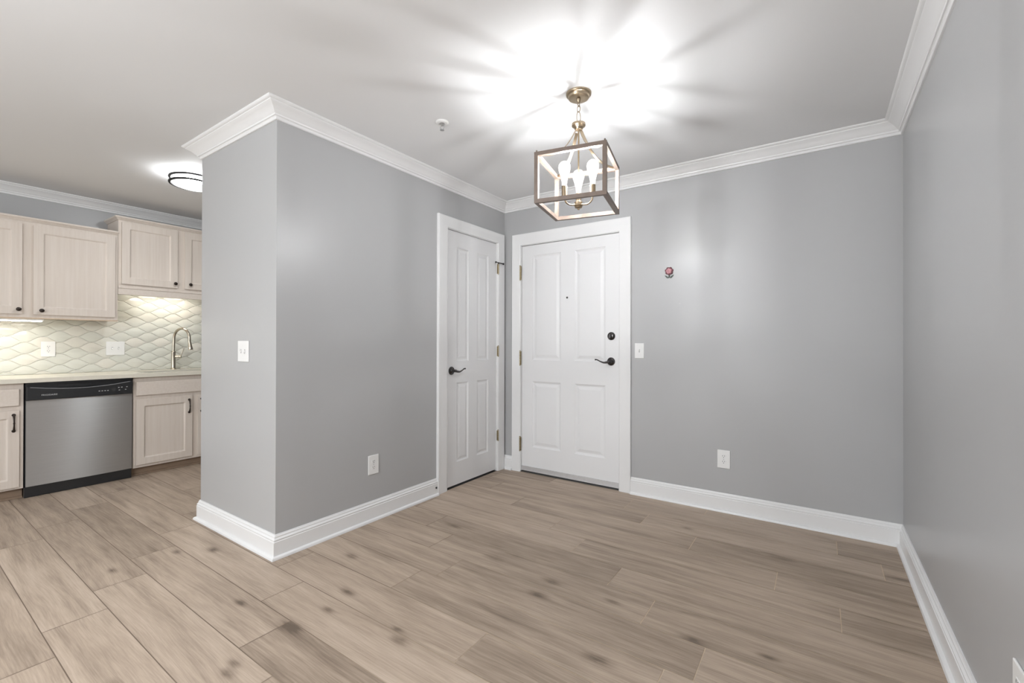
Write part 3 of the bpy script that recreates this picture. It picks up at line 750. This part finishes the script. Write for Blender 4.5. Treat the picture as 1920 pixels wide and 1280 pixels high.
# backsplash: leaf shaped glass tiles between crossing waves
LW, PZ = .21, .0495
m2 = MB(); Y0, Y1 = .195, 2.30
tints = []
def zlim(y): return 1.373 if y < 1.304 else 1.684
m2.box(XK+.0005, XK+.008, Y0, 1.304, CT1+.0005, 1.373, 1); m2.box(XK+.0005, XK+.008, 1.304, Y1, CT1+.0005, 1.684, 1)
nb = len(m2.f); tint_of = {}
rows = range(-2, 20)
zbase = .905
for k in rows:
    for j in range(0, 14):
        # leaf centred where wave k is lowest and wave k+1 highest
        yc = Y0 - .05 + j*LW + (k % 2)*LW/2
        S = 14; top = []; bot = []
        for i in range(S+1):
            y = yc - LW/2 + LW*i/S
            ph = 2*PI*(y-yc)/LW
            g = .0016
            c = (PZ*.5)*math.cos(ph)
            zc_ = zbase+PZ*(k+.5)
            hgt = PZ*.5 + c - g
            if hgt < .0004: hgt = .0004
            top.append((y, zc_+hgt)); bot.append((y, zc_-hgt))
        zl = min(zlim(yc), 1.684)
        poly = bot + list(reversed(top))
        poly = [(min(max(y, Y0), Y1), min(max(z, CT1+.001), zlim(min(max(y, Y0), Y1)))) for y, z in poly]
        area = abs(sum(poly[i][0]*poly[(i+1) % len(poly)][1]-poly[(i+1) % len(poly)][0]*poly[i][1] for i in range(len(poly))))/2
        if area < .0004: continue
        cy_ = sum(p[0] for p in poly)/len(poly); cz_ = sum(p[1] for p in poly)/len(poly)
        base_i = len(m2.v)
        n = len(poly)
        vs = [(XK+.008, y, z) for y, z in poly] + [(XK+.013, cy_+(y-cy_)*.985, cz_+(z-cz_)*.95) for y, z in poly] + [(XK+.0142, cy_+(y-cy_)*.94, cz_+(z-cz_)*.86) for y, z in poly]
        f2 = [(i, (i+1) % n, (i+1) % n+n, i+n) for i in range(n)] + [(i+n, (i+1) % n+n, (i+1) % n+2*n, i+2*n) for i in range(n)] + [tuple(range(2*n, 3*n))]
        m2.add(vs, f2, 0); tv = random.random()
        for q in range(len(f2)): tints.append(tv)
me = bpy.data.meshes.new('backsplash'); me.from_pydata(m2.v, [], m2.f); me.materials.append(M['tile']); me.materials.append(M['grout'])
for p, i in zip(me.polygons, m2.mi): p.material_index = i
me.shade_smooth(); me.set_sharp_from_angle(angle=R(25))
ta = me.color_attributes.new('tint', 'FLOAT_COLOR', 'CORNER')
for p in me.polygons:
    v_ = tints[p.index-nb] if p.index >= nb else .5
    for li in p.loop_indices: ta.data[li].color = (v_, v_, v_, 1)
bs = bpy.data.objects.new('backsplash', me); COL.objects.link(bs); tag(bs, 'pale leaf shaped glass tile backsplash above the countertop', 'backsplash')

# faucet
FX, FY = -5.43, 1.798
t = thing('kitchen_faucet', 'brushed nickel gooseneck faucet behind the sink', 'faucet', (FX, FY, CT1+.0005))
obj('body', MB().lathe([(.027, 0), (.027, .004), (.021, .010), (.019, .020), (.0185, .160), (.0195, .168), (.0195, .180), (.015, .186)], 24), 'nickel', t, smooth=40)
dx_, dy_ = .085, .038     # direction of the arc (towards the room and along the wall), half-span
pts = []; hz = .31
for i in range(5): pts.append((0, .004*i/4, .18+(hz-.18)*i/4))
for i in range(1, 19):
    a = PI - PI*1.06*i/18; q = 1+math.cos(a)
    pts.append((dx_*q, .004+dy_*q, hz+.105*math.sin(a)))
obj('spout', MB().tube(pts, .0125, 14), 'nickel', t, smooth=60)
ex, ey, ez = pts[-1]
obj('spray_head', MB().tube([(ex, ey, ez), (ex+.004, ey+.003, ez-.03), (ex+.008, ey+.005, ez-.06), (ex+.012, ey+.007, ez-.085), (ex+.013, ey+.0075, ez-.092)], [.0135, .015, .018, .021, .019], 16), 'nickel', t, smooth=45)
hd = obj('handle', MB().lathe([(.012, .015), (.012, .045), (.015, .048), (.015, .062), (.009, .066)], 18, (0, 0, .128), 'x'), 'nickel', t, smooth=40)
hd.rotation_euler = (0, 0, R(62))
obj('lever', MB().tube([(.056, 0, .128), (.066, 0, .150), (.078, 0, .190), (.084, 0, .212)], [.006, .0055, .005, .006], 10), 'nickel', hd, smooth=50)

# flush ceiling light in the kitchen
t = thing('ceiling_light', 'lit white drum ceiling light in the kitchen, half behind the closet block', 'ceiling light', (-4.05, 1.475, ZC))
obj('drum', MB().lathe([(.150, 0), (.150, -.020), (.150, -.062), (.140, -.078), (.10, -.092), (.05, -.098), (.003, -.1)], 48), 'glow', t, smooth=40)
obj('led_board', MB().lathe([(.05, -.012), (.05, -.045), (.045, -.048)], 24), 'led', t, smooth=40)
for z in (-.030, -.070):
    m2 = MB(); m2.lathe([(.151, z-.006), (.164, z-.006), (.166, z), (.164, z+.006), (.151, z+.006), (.151, z-.006)], 48, cap=False)
    obj('trim_ring', m2, 'ring', t, smooth=40)
